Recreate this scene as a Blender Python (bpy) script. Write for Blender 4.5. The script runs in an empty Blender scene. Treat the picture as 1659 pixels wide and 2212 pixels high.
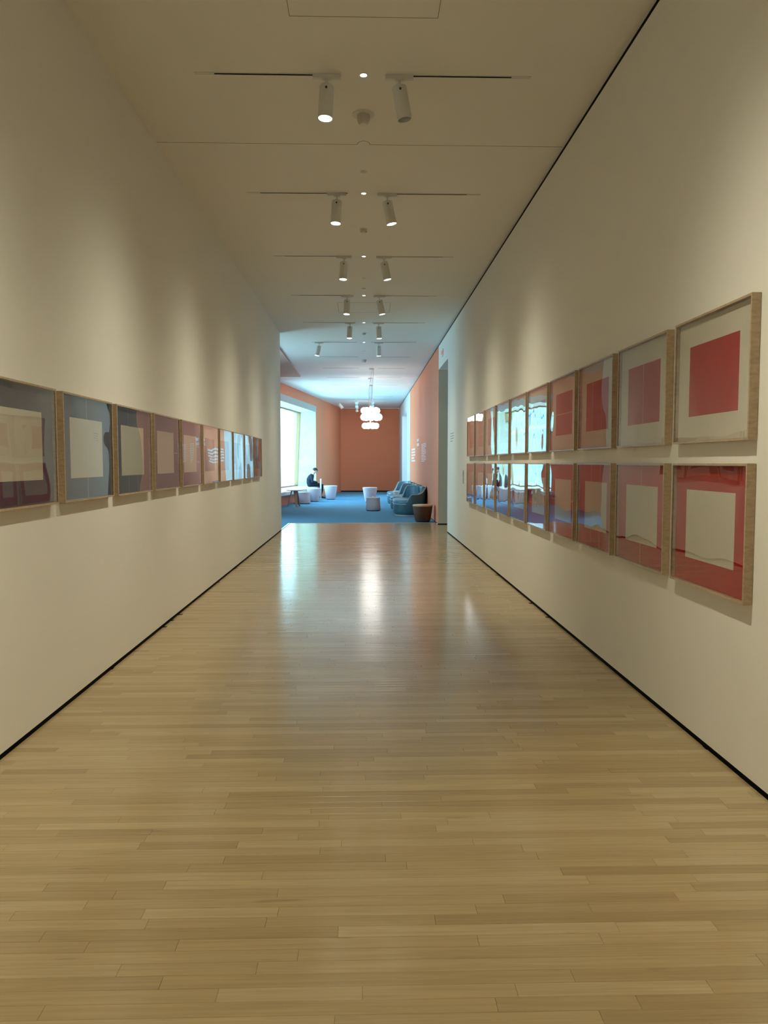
import bpy, bmesh, math, random
from mathutils import Vector, Matrix

# ------------------------------------------------------------------ scene, camera, light
scn = bpy.context.scene
COL = scn.collection
EYE = 1.45                      # camera height in metres
CEIL = 4.21                     # ceiling height
XL, XR = -1.787, 1.741          # corridor wall faces

cam_d = bpy.data.cameras.new('camera')
cam_d.sensor_fit = 'VERTICAL'
cam_d.sensor_height = 36.0
cam_d.lens = 36.0 * 1661.0 / 2212.0
cam_d.clip_start = 0.05
cam_d.clip_end = 500
cam = bpy.data.objects.new('camera', cam_d)
COL.objects.link(cam)
cam.location = (0, 0, EYE)
cam.rotation_euler = (math.radians(90 - 3.6446), 0, math.radians(-1.4731))
scn.camera = cam

SKY = 10.5
w = bpy.data.worlds.new('daylight')
scn.world = w
w.use_nodes = True
wn = w.node_tree.nodes
wl = w.node_tree.links
wn.clear()
w_out = wn.new('ShaderNodeOutputWorld')
w_bg = wn.new('ShaderNodeBackground')
w_tc = wn.new('ShaderNodeTexCoord')
w_sep = wn.new('ShaderNodeSeparateXYZ')
w_ramp = wn.new('ShaderNodeValToRGB')
w_map = wn.new('ShaderNodeMapRange')
w_map.inputs['From Min'].default_value = -1
w_map.inputs['From Max'].default_value = 1
wl.new(w_tc.outputs['Generated'], w_sep.inputs[0])
wl.new(w_sep.outputs['Z'], w_map.inputs['Value'])
wl.new(w_map.outputs[0], w_ramp.inputs[0])
cr = w_ramp.color_ramp
cr.elements[0].position = 0.0
cr.elements[0].color = (0.42, 0.78, 0.95, 1)      # pale sunlit paving below the horizon
cr.elements[1].position = 1.0
cr.elements[1].color = (0.32, 0.66, 1.0, 1)       # zenith
e = cr.elements.new(0.5)
e.color = (0.50, 0.85, 1.0, 1)                    # hazy horizon
wl.new(w_ramp.outputs[0], w_bg.inputs['Color'])
w_bg.inputs['Strength'].default_value = SKY
wl.new(w_bg.outputs[0], w_out.inputs[0])

vs = scn.view_settings
vs.view_transform = 'Standard'
vs.look = 'None'
vs.exposure = 0.0
vs.gamma = 1.0
vs.use_curve_mapping = False
try:
    scn.cycles.max_bounces = 7
    scn.cycles.diffuse_bounces = 4
    scn.cycles.glossy_bounces = 4
    scn.cycles.use_adaptive_sampling = True
    scn.cycles.adaptive_threshold = 0.08
    scn.cycles.adaptive_min_samples = 16
    scn.cycles.transparent_max_bounces = 10
    scn.cycles.caustics_reflective = False
    scn.cycles.caustics_refractive = False
    scn.cycles.sample_clamp_indirect = 6.0
except Exception:
    pass

WARM = (1.0, 0.93, 0.68)
SPOT_W = 235.0

# ------------------------------------------------------------------ helpers
random.seed(7)
ORD = ['nearest', 'second', 'third', 'fourth', 'fifth', 'sixth', 'seventh', 'eighth', 'ninth', 'tenth']


class MB:
    """collects polygons for ONE mesh object"""
    def __init__(self):
        self.v, self.f, self.m = [], [], []

    def add(self, vs_, fs_, m=0):
        o = len(self.v)
        self.v += [tuple(p) for p in vs_]
        for q in fs_:
            self.f.append([o + i for i in q])
            self.m.append(m)
        return self

    def box(self, x0, x1, y0, y1, z0, z1, m=0):
        v = [(x0, y0, z0), (x1, y0, z0), (x1, y1, z0), (x0, y1, z0),
             (x0, y0, z1), (x1, y0, z1), (x1, y1, z1), (x0, y1, z1)]
        return self.add(v, [(0, 3, 2, 1), (4, 5, 6, 7), (0, 1, 5, 4), (1, 2, 6, 5), (2, 3, 7, 6), (3, 0, 4, 7)], m)

    def lathe(self, prof, seg=32, c=(0, 0), m=0):
        """prof: list of (r, z), closed with caps where r > 0 at the ends"""
        vs_, fs_ = [], []
        n = len(prof)
        for r, z in prof:
            for k in range(seg):
                a = 2 * math.pi * k / seg
                vs_.append((c[0] + r * math.cos(a), c[1] + r * math.sin(a), z))
        for i in range(n - 1):
            for k in range(seg):
                k2 = (k + 1) % seg
                fs_.append((i * seg + k, i * seg + k2, (i + 1) * seg + k2, (i + 1) * seg + k))
        fs_.append(tuple(reversed(range(seg))))
        fs_.append(tuple((n - 1) * seg + k for k in range(seg)))
        return self.add(vs_, fs_, m)

    def tube(self, pts, r, seg=8, m=0, closed=False):
        pts = [Vector(p) for p in pts]
        n = len(pts)
        vs_, fs_ = [], []
        for i, p in enumerate(pts):
            a = pts[i - 1] if (i > 0 or closed) else p
            b = pts[(i + 1) % n] if (i < n - 1 or closed) else p
            d = (b - a).normalized()
            up = Vector((0, 0, 1)) if abs(d.z) < 0.9 else Vector((1, 0, 0))
            s = d.cross(up).normalized()
            u = s.cross(d)
            rr = r[i] if isinstance(r, (list, tuple)) else r
            for k in range(seg):
                t = 2 * math.pi * k / seg
                vs_.append(p + (s * math.cos(t) + u * math.sin(t)) * rr)
        for i in range(n if closed else n - 1):
            j = (i + 1) % n
            for k in range(seg):
                k2 = (k + 1) % seg
                fs_.append((i * seg + k, i * seg + k2, j * seg + k2, j * seg + k))
        if not closed:
            fs_.append(tuple(reversed(range(seg))))
            fs_.append(tuple((n - 1) * seg + k for k in range(seg)))
        return self.add(vs_, fs_, m)

    def prism(self, poly, z0, z1, m=0):
        n = len(poly)
        v = [(x, y, z0) for x, y in poly] + [(x, y, z1) for x, y in poly]
        f = [tuple(reversed(range(n))), tuple(range(n, 2 * n))]
        f += [(i, (i + 1) % n, n + (i + 1) % n, n + i) for i in range(n)]
        return self.add(v, f, m)

    def rings(self, rings, m=0, cap=True):
        n = len(rings[0])
        vs_ = [p for r in rings for p in r]
        fs_ = []
        for i in range(len(rings) - 1):
            for k in range(n):
                k2 = (k + 1) % n
                fs_.append((i * n + k, i * n + k2, (i + 1) * n + k2, (i + 1) * n + k))
        if cap:
            fs_.append(tuple(reversed(range(n))))
            fs_.append(tuple((len(rings) - 1) * n + k for k in range(n)))
        return self.add(vs_, fs_, m)

    def build(self, name, mats, parent=None, smooth=False, angle=40, fix=True):
        me = bpy.data.meshes.new(name)
        me.from_pydata(self.v, [], self.f)
        if not isinstance(mats, (list, tuple)):
            mats = [mats]
        for q in mats:
            me.materials.append(q)
        for p, i in zip(me.polygons, self.m):
            p.material_index = i
        if fix:
            b = bmesh.new()
            b.from_mesh(me)
            bmesh.ops.recalc_face_normals(b, faces=b.faces)
            b.to_mesh(me)
            b.free()
        if smooth:
            for p in me.polygons:
                p.use_smooth = True
            me.set_sharp_from_angle(angle=math.radians(angle))
        me.update()
        o = bpy.data.objects.new(name, me)
        COL.objects.link(o)
        if parent:
            o.parent = parent
        return o


def tag(o, label=None, cat=None, group=None, kind=None):
    if label: o['label'] = label
    if cat: o['category'] = cat
    if group: o['group'] = group
    if kind: o['kind'] = kind
    return o


def empty(name, loc=(0, 0, 0), rz=0.0):
    o = bpy.data.objects.new(name, None)
    o.empty_display_size = 0.1
    COL.objects.link(o)
    o.location = loc
    o.rotation_euler = (0, 0, rz)
    return o


def child(src, parent, **kw):
    """copy of one object under a new parent, sharing its mesh"""
    c = src.copy()
    COL.objects.link(c)
    c.parent = parent
    return c


def copy_tree(o, parent=None):
    c = o.copy()
    COL.objects.link(c)
    c.parent = parent
    for ch in o.children:
        copy_tree(ch, c)
    return c


# ------------------------------------------------------------------ materials
def mat(name, col, rough=0.6, spec=0.5, metal=0.0, bump=0.0, bscale=200.0, var=0.0, vscale=6.0, emit=None, estr=0.0, coat=0.0):
    m = bpy.data.materials.new(name)
    m.use_nodes = True
    nt = m.node_tree
    b = nt.nodes['Principled BSDF']
    b.inputs['Base Color'].default_value = (*col, 1)
    b.inputs['Roughness'].default_value = rough
    b.inputs['Specular IOR Level'].default_value = spec
    b.inputs['Metallic'].default_value = metal
    b.inputs['Coat Weight'].default_value = coat
    if emit:
        b.inputs['Emission Color'].default_value = (*emit, 1)
        b.inputs['Emission Strength'].default_value = estr
    if var or bump:
        tc = nt.nodes.new('ShaderNodeNewGeometry')
    if var:
        n = nt.nodes.new('ShaderNodeTexNoise')
        n.inputs['Scale'].default_value = vscale
        n.inputs['Detail'].default_value = 4
        nt.links.new(tc.outputs['Position'], n.inputs['Vector'])
        r = nt.nodes.new('ShaderNodeValToRGB')
        r.color_ramp.elements[0].position = 0.3
        r.color_ramp.elements[1].position = 0.7
        r.color_ramp.elements[0].color = (*[c * (1 - var) for c in col], 1)
        r.color_ramp.elements[1].color = (*[min(1, c * (1 + var)) for c in col], 1)
        nt.links.new(n.outputs['Fac'], r.inputs[0])
        nt.links.new(r.outputs[0], b.inputs['Base Color'])
    if bump:
        n2 = nt.nodes.new('ShaderNodeTexNoise')
        n2.inputs['Scale'].default_value = bscale
        n2.inputs['Detail'].default_value = 3
        nt.links.new(tc.outputs['Position'], n2.inputs['Vector'])
        bp = nt.nodes.new('ShaderNodeBump')
        bp.inputs['Strength'].default_value = bump
        bp.inputs['Distance'].default_value = 0.002
        nt.links.new(n2.outputs['Fac'], bp.inputs['Height'])
        nt.links.new(bp.outputs[0], b.inputs['Normal'])
    return m


def wood_plank_mat():
    m = bpy.data.materials.new('maple_floor')
    m.use_nodes = True
    nt = m.node_tree
    N, L = nt.nodes, nt.links
    b = N['Principled BSDF']
    geo = N.new('ShaderNodeNewGeometry')
    oi = N.new('ShaderNodeObjectInfo')
    add = N.new('ShaderNodeMath'); add.operation = 'ADD'
    L.new(geo.outputs['Random Per Island'], add.inputs[0])
    L.new(oi.outputs['Random'], add.inputs[1])
    fr = N.new('ShaderNodeMath'); fr.operation = 'FRACT'
    L.new(add.outputs[0], fr.inputs[0])
    # tone of the plank
    ramp = N.new('ShaderNodeValToRGB')
    els = ramp.color_ramp.elements
    els[0].position, els[0].color = 0.0, (0.37, 0.265, 0.135, 1)
    els[1].position, els[1].color = 1.0, (0.49, 0.375, 0.210, 1)
    q = els.new(0.12); q.color = (0.40, 0.290, 0.15, 1)
    q = els.new(0.55); q.color = (0.44, 0.325, 0.172, 1)
    L.new(fr.outputs[0], ramp.inputs[0])
    # grain: noise stretched along the plank (world X), shifted per plank
    sc = N.new('ShaderNodeVectorMath'); sc.operation = 'MULTIPLY'
    sc.inputs[1].default_value = (1.6, 55.0, 1.0)
    L.new(geo.outputs['Position'], sc.inputs[0])
    mul = N.new('ShaderNodeMath'); mul.operation = 'MULTIPLY'; mul.inputs[1].default_value = 91.0
    L.new(fr.outputs[0], mul.inputs[0])
    of = N.new('ShaderNodeVectorMath'); of.operation = 'ADD'
    L.new(sc.outputs[0], of.inputs[0]); L.new(mul.outputs[0], of.inputs[1])
    n = N.new('ShaderNodeTexNoise')
    n.inputs['Scale'].default_value = 1.6
    n.inputs['Detail'].default_value = 6
    n.inputs['Roughness'].default_value = 0.6
    n.inputs['Distortion'].default_value = 0.6
    L.new(of.outputs[0], n.inputs['Vector'])
    gr = N.new('ShaderNodeMapRange')
    gr.inputs['From Min'].default_value = 0.3; gr.inputs['From Max'].default_value = 0.7
    gr.inputs['To Min'].default_value = 0.86; gr.inputs['To Max'].default_value = 1.08
    L.new(n.outputs['Fac'], gr.inputs['Value'])
    # small dark flecks and knots
    n2 = N.new('ShaderNodeTexNoise')
    n2.inputs['Scale'].default_value = 3.2
    n2.inputs['Detail'].default_value = 2
    sc2 = N.new('ShaderNodeVectorMath'); sc2.operation = 'MULTIPLY'; sc2.inputs[1].default_value = (1.0, 7.0, 1.0)
    L.new(geo.outputs['Position'], sc2.inputs[0])
    of2 = N.new('ShaderNodeVectorMath'); of2.operation = 'ADD'
    L.new(sc2.outputs[0], of2.inputs[0]); L.new(mul.outputs[0], of2.inputs[1])
    L.new(of2.outputs[0], n2.inputs['Vector'])
    fl = N.new('ShaderNodeMapRange')
    fl.inputs['From Min'].default_value = 0.70; fl.inputs['From Max'].default_value = 0.80
    fl.inputs['To Min'].default_value = 1.0; fl.inputs['To Max'].default_value = 0.72
    L.new(n2.outputs['Fac'], fl.inputs['Value'])
    mm = N.new('ShaderNodeMath'); mm.operation = 'MULTIPLY'
    L.new(gr.outputs[0], mm.inputs[0]); L.new(fl.outputs[0], mm.inputs[1])
    mix = N.new('ShaderNodeVectorMath'); mix.operation = 'SCALE'
    L.new(ramp.outputs[0], mix.inputs[0]); L.new(mm.outputs[0], mix.inputs['Scale'])
    L.new(mix.outputs[0], b.inputs['Base Color'])
    b.inputs['Roughness'].default_value = 0.18
    b.inputs['Specular IOR Level'].default_value = 0.9
    # soft waviness of the lacquer
    n3 = N.new('ShaderNodeTexNoise')
    n3.inputs['Scale'].default_value = 14
    n3.inputs['Detail'].default_value = 2
    L.new(geo.outputs['Position'], n3.inputs['Vector'])
    bp = N.new('ShaderNodeBump'); bp.inputs['Strength'].default_value = 0.12; bp.inputs['Distance'].default_value = 0.002
    L.new(n3.outputs['Fac'], bp.inputs['Height'])
    L.new(bp.outputs[0], b.inputs['Normal'])
    return m


def wood_mat(name, col, axis_scale=(40, 40, 3), rough=0.5):
    m = bpy.data.materials.new(name)
    m.use_nodes = True
    nt = m.node_tree
    N, L = nt.nodes, nt.links
    b = N['Principled BSDF']
    geo = N.new('ShaderNodeNewGeometry')
    sc = N.new('ShaderNodeVectorMath'); sc.operation = 'MULTIPLY'; sc.inputs[1].default_value = axis_scale
    L.new(geo.outputs['Position'], sc.inputs[0])
    n = N.new('ShaderNodeTexNoise'); n.inputs['Scale'].default_value = 2.0; n.inputs['Detail'].default_value = 5
    n.inputs['Distortion'].default_value = 0.5
    L.new(sc.outputs[0], n.inputs['Vector'])
    r = N.new('ShaderNodeValToRGB')
    r.color_ramp.elements[0].position = 0.3; r.color_ramp.elements[1].position = 0.72
    r.color_ramp.elements[0].color = (*[c * 0.8 for c in col], 1)
    r.color_ramp.elements[1].color = (*[min(1, c * 1.12) for c in col], 1)
    L.new(n.outputs['Fac'], r.inputs[0]); L.new(r.outputs[0], b.inputs['Base Color'])
    b.inputs['Roughness'].default_value = rough
    return m


def glazing_mat(name, wav=0.0, wscale=2.2, gain=1.6, tint=(1, 1, 1)):
    """clear sheet: transparent with Fresnel reflection on the outer face; wav bends the sheet"""
    m = bpy.data.materials.new(name)
    m.use_nodes = True
    nt = m.node_tree
    N, L = nt.nodes, nt.links
    N.clear()
    out = N.new('ShaderNodeOutputMaterial')
    tr = N.new('ShaderNodeBsdfTransparent'); tr.inputs[0].default_value = (*tint, 1)
    gl = N.new('ShaderNodeBsdfGlossy'); gl.inputs['Roughness'].default_value = 0.0
    fr = N.new('ShaderNodeFresnel'); fr.inputs['IOR'].default_value = 1.5
    geo = N.new('ShaderNodeNewGeometry')
    g = N.new('ShaderNodeMath'); g.operation = 'MULTIPLY'; g.inputs[1].default_value = gain; g.use_clamp = True
    L.new(fr.outputs[0], g.inputs[0])
    inv = N.new('ShaderNodeMath'); inv.operation = 'SUBTRACT'; inv.inputs[0].default_value = 1.0
    L.new(geo.outputs['Backfacing'], inv.inputs[1])
    f2 = N.new('ShaderNodeMath'); f2.operation = 'MULTIPLY'
    L.new(g.outputs[0], f2.inputs[0]); L.new(inv.outputs[0], f2.inputs[1])
    mx = N.new('ShaderNodeMixShader')
    L.new(f2.outputs[0], mx.inputs[0]); L.new(tr.outputs[0], mx.inputs[1]); L.new(gl.outputs[0], mx.inputs[2])
    L.new(mx.outputs[0], out.inputs[0])
    if wav:
        n = N.new('ShaderNodeTexNoise'); n.inputs['Scale'].default_value = wscale; n.inputs['Detail'].default_value = 0.5
        L.new(geo.outputs['Position'], n.inputs['Vector'])
        bp = N.new('ShaderNodeBump'); bp.inputs['Strength'].default_value = 1.0; bp.inputs['Distance'].default_value = wav
        L.new(n.outputs['Fac'], bp.inputs['Height'])
        L.new(bp.outputs[0], gl.inputs['Normal'])
    return m


PAINT = (0.865, 0.86, 0.825)
M_WALL = mat('gallery_white_paint', PAINT, 0.75, 0.3, bump=0.15, bscale=260)
M_CEIL = mat('ceiling_white_paint', (0.875, 0.87, 0.84), 0.85, 0.2, bump=0.1, bscale=260)
M_SALMON = mat('salmon_paint', (0.80, 0.285, 0.155), 0.7, 0.3, bump=0.15, bscale=260)
M_SOFFIT = mat('muted_salmon_soffit', (0.60, 0.42, 0.35), 0.8, 0.2)
M_REVEAL = mat('pale_plaster', (0.52, 0.56, 0.47), 0.8, 0.2, var=0.10, vscale=3)
M_GREY = mat('grey_trim_paint', (0.50, 0.50, 0.49), 0.6)
M_BLACK = mat('black_reveal', (0.006, 0.006, 0.007), 0.7, 0.1)
M_SEAM = mat('ceiling_gap_shadow', (0.30, 0.285, 0.26), 0.9, 0.0)
M_WHITE = mat('white_enamel', (0.80, 0.79, 0.77), 0.4)
M_FIXT = mat('white_fixture_paint', (0.74, 0.74, 0.72), 0.45)
M_FIXDARK = mat('dark_fixture_throat', (0.03, 0.03, 0.03), 0.6)
M_FLOOR = wood_plank_mat()
M_SUB = mat('subfloor_board', (0.10, 0.065, 0.035), 0.9, 0.0)
M_CARPET = mat('blue_grey_carpet', (0.135, 0.33, 0.52), 0.95, 0.05, bump=0.9, bscale=420, var=0.10, vscale=60)
M_STRIP = mat('aluminium_strip', (0.75, 0.76, 0.76), 0.3, metal=0.9)
M_FRAME = wood_mat('maple_frame', (0.50, 0.38, 0.25), (14, 14, 40), 0.36)
M_LENS = mat('lit_lens', (0.9, 0.9, 0.9), 0.3, emit=(1.0, 0.90, 0.72), estr=22.0)
M_LENSOFF = mat('unlit_lens', (0.25, 0.25, 0.25), 0.25)
M_PIN = mat('pin_light_glow', (0.9, 0.9, 0.9), 0.3, emit=(0.93, 1.0, 0.88), estr=6.0)
M_PLASTIC = mat('detector_plastic', (0.62, 0.60, 0.55), 0.45)
M_GLAZE = glazing_mat('acrylic_glazing', wav=0.004, wscale=2.4, gain=1.8)
M_PANE = glazing_mat('window_glass', gain=1.5, tint=(0.93, 0.98, 0.97))
M_PAPER = mat('cream_paper', (0.66, 0.62, 0.52), 0.9, 0.1, var=0.02, vscale=30)
M_RED = mat('red_ink', (0.42, 0.017, 0.022), 0.75, 0.2, var=0.05, vscale=12)
M_INK = mat('slate_violet_ink', (0.095, 0.080, 0.125), 0.75, 0.2, var=0.05, vscale=12)
M_RULE = mat('pale_ruled_line', (0.62, 0.46, 0.40), 0.85, 0.1)
M_RULE2 = mat('pale_violet_line', (0.52, 0.47, 0.48), 0.85, 0.1)


def struct(o, label, cat):
    return tag(o, label, cat, kind='structure')


# line of the oblique window wall on the left of the lounge (local x along the wall, local y outward)
P0 = Vector((-2.85, 26.8, 0))
TD = Vector((1.68, 12.1, 0)).normalized()
ANG = math.atan2(TD.y, TD.x)


def wloc(u, v, z):
    p = P0 + TD * u + Vector((-TD.y, TD.x, 0)) * v
    return (p.x, p.y, z)


def ud(y):                       # position along the wall for a depth y
    return (y - P0.y) / TD.y



# ------------------------------------------------------------------ wooden floor: planks
YF = 38.85                       # face of the far wall
Y_EDGE = 18.55                   # where the boards stop and the carpet begins
PW = 0.0555                      # strip width
sub = MB().box(XL - 0.34, XR + 0.6, -4.0, Y_EDGE, -0.08, -0.019).build('floor', M_SUB)
struct(sub, 'honey maple strip floor laid crosswise along the corridor', 'floor')


def plank_verts(x0, x1, y0, y1, tilt):
    c = 0.0007
    yc = (y0 + y1) / 2
    zt = lambda y: (y - yc) * tilt
    top = [(x0 + c, y0 + c, zt(y0)), (x1 - c, y0 + c, zt(y0)), (x1 - c, y1 - c, zt(y1)), (x0 + c, y1 - c, zt(y1))]
    mid = [(x0, y0, -0.0008 + zt(y0)), (x1, y0, -0.0008 + zt(y0)), (x1, y1, -0.0008 + zt(y1)), (x0, y1, -0.0008 + zt(y1))]
    bot = [(x0, y0, -0.018), (x1, y0, -0.018), (x1, y1, -0.018), (x0, y1, -0.018)]
    return top + mid + bot


PLANK_F = [(0, 1, 2, 3)] + [(i + 4, (i + 1) % 4 + 4, (i + 1) % 4, i) for i in range(4)] + \
          [(i + 8, (i + 1) % 4 + 8, (i + 1) % 4 + 4, i + 4) for i in range(4)] + [(11, 10, 9, 8)]
rp = random.Random(11)
rows = int((Y_EDGE + 4.0) / PW)
rest = MB()
first_row = int((1.80 + 4.0) / PW)
singles = 0
plank_meshes = {}
for r in range(rows):
    y0 = -4.0 + r * PW
    y1 = y0 + PW - 0.0005
    x = XL + 0.004 - rp.uniform(0.0, 0.9)
    # strips run on into the passage on the right near its opening
    xmax = XR + 0.55 if y0 > 16.06 and y0 < 18.06 else XR - 0.004
    while x < xmax - 0.03:
        ln = rp.choice([0.28, 0.4, 0.55, 0.7, 0.85, 1.0, 1.2, 1.5]) * rp.uniform(0.9, 1.1)
        xa, xb = max(x, XL + 0.004), min(x + ln - 0.0005, xmax)
        x += ln
        if xb - xa < 0.04:
            continue
        tilt = rp.gauss(0, 0.0030)
        if r >= first_row and singles < 300:
            key = round((xb - xa) / 0.05)
            lw = xb - xa
            me = plank_meshes.get(key)
            if me is None:
                me = bpy.data.meshes.new('plank')
                l0 = key * 0.05
                me.from_pydata(plank_verts(-l0 / 2, l0 / 2, -PW / 2, PW / 2 - 0.0005, 0), [], PLANK_F)
                me.materials.append(M_FLOOR)
                plank_meshes[key] = me
            o = bpy.data.objects.new('plank', me)
            COL.objects.link(o)
            o.parent = sub
            o.location = ((xa + xb) / 2, y0 + PW / 2, 0)
            o.scale = (lw / (key * 0.05), 1, 1)
            o.rotation_euler = (tilt, 0, 0)
            singles += 1
        else:
            rest.add(plank_verts(xa, xb, y0, y1, tilt), PLANK_F)
po = rest.build('planks', M_FLOOR, sub, fix=False)
tag(po, kind='stuff')

# ------------------------------------------------------------------ carpeted lounge floor
cp = MB().prism([(XL - 0.03, Y_EDGE), (XR + 0.02, Y_EDGE), (XR + 0.02, YF + 0.2), wloc(ud(YF + 0.2), 0.05, 0)[:2],
                 wloc(ud(16.5), 0.05, 0)[:2], (XL - 0.03, 16.5)], -0.08, 0.0)
cpo = cp.build('floor_carpet', M_CARPET)
struct(cpo, 'blue-grey carpet covering the lounge floor beyond the boards', 'carpet')
st = MB().box(XL - 0.03, XR - 0.02, Y_EDGE - 0.012, Y_EDGE + 0.022, 0.0, 0.004)
st.box(XL - 0.045, XL - 0.012, 16.62, Y_EDGE + 0.022, 0.0, 0.004)
struct(st.build('trim_1', M_STRIP), 'thin metal edging strip between the boards and the carpet', 'trim')

# ------------------------------------------------------------------ ceiling
ceil = MB().prism([(-2.2, -4.1), (5.2, -4.1), (5.2, YF + 0.3), wloc(ud(YF + 0.3), 0.93, 0)[:2], wloc(ud(16.3), 0.93, 0)[:2], (-2.2, 16.3)], CEIL, CEIL + 0.2).build('ceiling', M_CEIL)
struct(ceil, 'plain white ceiling running over corridor and lounge', 'ceiling')


def seam(name, pts, wd=0.005):
    """hairline joint in the ceiling board, thin strip with the gap shadow put into its grey"""
    m = MB()
    for (x0, y0), (x1, y1) in zip(pts[:-1], pts[1:]):
        d = Vector((x1 - x0, y1 - y0, 0)); d.normalize()
        s = Vector((-d.y, d.x, 0)) * wd / 2
        a, b = Vector((x0, y0, 0)), Vector((x1, y1, 0))
        q = [a - s, b - s, b + s, a + s]
        v = [(p.x, p.y, CEIL - 0.0012) for p in q] + [(p.x, p.y, CEIL + 0.002) for p in q]
        m.add(v, [(0, 1, 2, 3), (7, 6, 5, 4), (0, 4, 5, 1), (1, 5, 6, 2), (2, 6, 7, 3), (3, 7, 4, 0)])
    return m.build(name, M_SEAM, ceil)


arc = [(0.055 * math.cos(t), 6.87 - 0.075 * math.sin(t)) for t in [math.pi * k / 10 for k in range(11)]]
seam('expansion_joint', [(XL, 6.865), (-0.055, 6.87)])
seam('expansion_joint', arc)
seam('expansion_joint', [(0.055, 6.87), (XR, 6.873)])
for ya, yb in ((4.03, 4.955), (13.46, 14.33)):
    seam('access_panel_joint', [(-0.458, ya), (0.462, ya), (0.462, yb), (-0.458, yb), (-0.458, ya)], 0.004)

# dropped salmon soffit by the left end of the corridor
sof = MB().prism([(-2.02, 16.62), (-2.02, 24.7), wloc(ud(24.7), -0.002, 0)[:2], wloc(ud(16.62), -0.002, 0)[:2]], CEIL - 0.035, CEIL).build('trim_2', M_SOFFIT)
struct(sof, 'salmon soffit panel on the ceiling past the left corridor wall', 'soffit')

# ------------------------------------------------------------------ walls
Y_LE, Y_RE, Y_J = 16.60, 16.06, 18.08      # left wall end, right wall end, far jamb of the right opening
LINT = 3.60                                 # head height of all openings
BASE = 0.022                                # base reveal
TOPR = 0.046                                # reveal under the ceiling on the right

wl_ = MB().box(XL - 0.35, XL, -4.0, Y_LE, BASE, CEIL).build('wall_left', M_WALL)
struct(wl_, 'plain white left wall of the corridor', 'wall')
struct(MB().box(XL - 0.35, XL - 0.006, -4.0, Y_LE - 0.006, -0.018, BASE).build('baseboard_left', M_BLACK),
       'thin black shadow gap along the foot of the left wall', 'baseboard')
m = MB().box(XR, XR + 0.35, -4.0, Y_RE, BASE, CEIL - TOPR)
m.box(XR, XR + 0.35, Y_RE, Y_J, LINT + 0.02, CEIL - TOPR)
struct(m.build('wall_right', M_WALL), 'plain white right wall of the corridor with opening near its end', 'wall')
m = MB().box(XR + 0.006, XR + 0.35, -4.0, Y_RE - 0.006, -0.018, BASE)
struct(m.build('baseboard_right', M_BLACK), 'thin black shadow gap along the foot of the right wall', 'baseboard')
m = MB().box(XR + 0.012, XR + 0.35, -4.0, YF, CEIL - TOPR, CEIL)
struct(m.build('trim_3', M_BLACK), 'black shadow gap between right wall and ceiling', 'trim')
struct(MB().box(-2.2, 2.2, -4.1, -4.0, 0, CEIL).build('wall_back', M_WALL), 'white wall behind the viewer', 'wall')

# lounge right wall: salmon part, then white part with the far doorway
Y_W = 29.3
D0, D1 = 31.5, 35.4
m = MB().box(XR, XR + 0.35, Y_J, Y_W, BASE, CEIL - TOPR)
o = m.build('wall_lounge_right', [M_SALMON, M_WALL])
for p in o.data.polygons:                   # the jamb face towards the corridor is white
    if p.normal.y < -0.9:
        p.material_index = 1
struct(o, 'salmon right wall of the lounge carrying white lettering', 'wall')
struct(MB().box(XR + 0.006, XR + 0.35, Y_J + 0.004, Y_W, 0.0, BASE).build('baseboard_lounge_right', M_BLACK),
       'black shadow gap at the foot of the salmon wall', 'baseboard')
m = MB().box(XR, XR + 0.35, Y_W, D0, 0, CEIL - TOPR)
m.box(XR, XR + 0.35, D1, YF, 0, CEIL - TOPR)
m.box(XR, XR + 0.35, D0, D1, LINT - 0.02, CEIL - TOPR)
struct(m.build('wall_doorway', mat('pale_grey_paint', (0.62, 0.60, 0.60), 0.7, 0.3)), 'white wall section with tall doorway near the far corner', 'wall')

# passage behind the near opening on the right
m = MB().box(XR + 0.35, 4.2, Y_J, Y_J + 0.2, BASE, CEIL)
m.box(XR + 0.35, 4.2, 13.8, 14.0, 0, CEIL)
m.box(4.2, 4.4, 13.8, Y_J + 0.2, 0, CEIL)
struct(m.build('wall_passage', M_WALL), 'white walls of the dim passage behind the right opening', 'wall')
struct(MB().box(XR + 0.02, 4.2, Y_J + 0.004, Y_J + 0.2, 0.0, BASE).build('baseboard_passage', M_BLACK),
       'black shadow gap at the foot of the passage wall', 'baseboard')
struct(MB().box(XR + 0.6, 4.2, 14.0, Y_J, -0.08, 0.0).build('floor_passage', M_SUB), 'floor of the dim passage', 'floor')

# side room behind the far doorway, open to daylight on its right
m = MB().box(XR + 0.35, 5.0, D1, D1 + 0.2, 0, CEIL)
m.box(XR + 0.35, 5.0, D0 - 1.2, D0 - 1.0, 0, CEIL)
m.box(4.9, 5.0, D0 - 1.0, D1, 0, 0.6)
m.box(4.9, 5.0, D0 - 1.0, D1, 3.7, CEIL)
m.box(4.9, 5.0, D0 + 1.5, D1, 0.6, 3.7)
struct(m.build('wall_side_room', M_WALL), 'pale blue-lit wall seen through the far doorway', 'wall')
struct(MB().box(XR + 0.02, 5.0, D0 - 1.0, D1, -0.08, 0.0).build('floor_side_room', M_CARPET), 'carpet of the room behind the far doorway', 'floor')

# far wall
struct(MB().box(-1.30, XR + 0.35, YF, YF + 0.3, 0.06, CEIL - 0.035).build('wall_far', M_SALMON),
       'salmon far end wall of the lounge', 'wall')
struct(MB().box(-1.30, XR, YF + 0.01, YF + 0.3, 0.0, 0.06).build('baseboard_far', M_BLACK), 'dark skirting at the foot of the far salmon wall', 'baseboard')
struct(MB().box(-1.16, XR, YF - 0.012, YF + 0.3, CEIL - 0.035, CEIL).build('trim_4', M_WHITE), 'pale trim line along the top of the far wall', 'trim')
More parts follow.
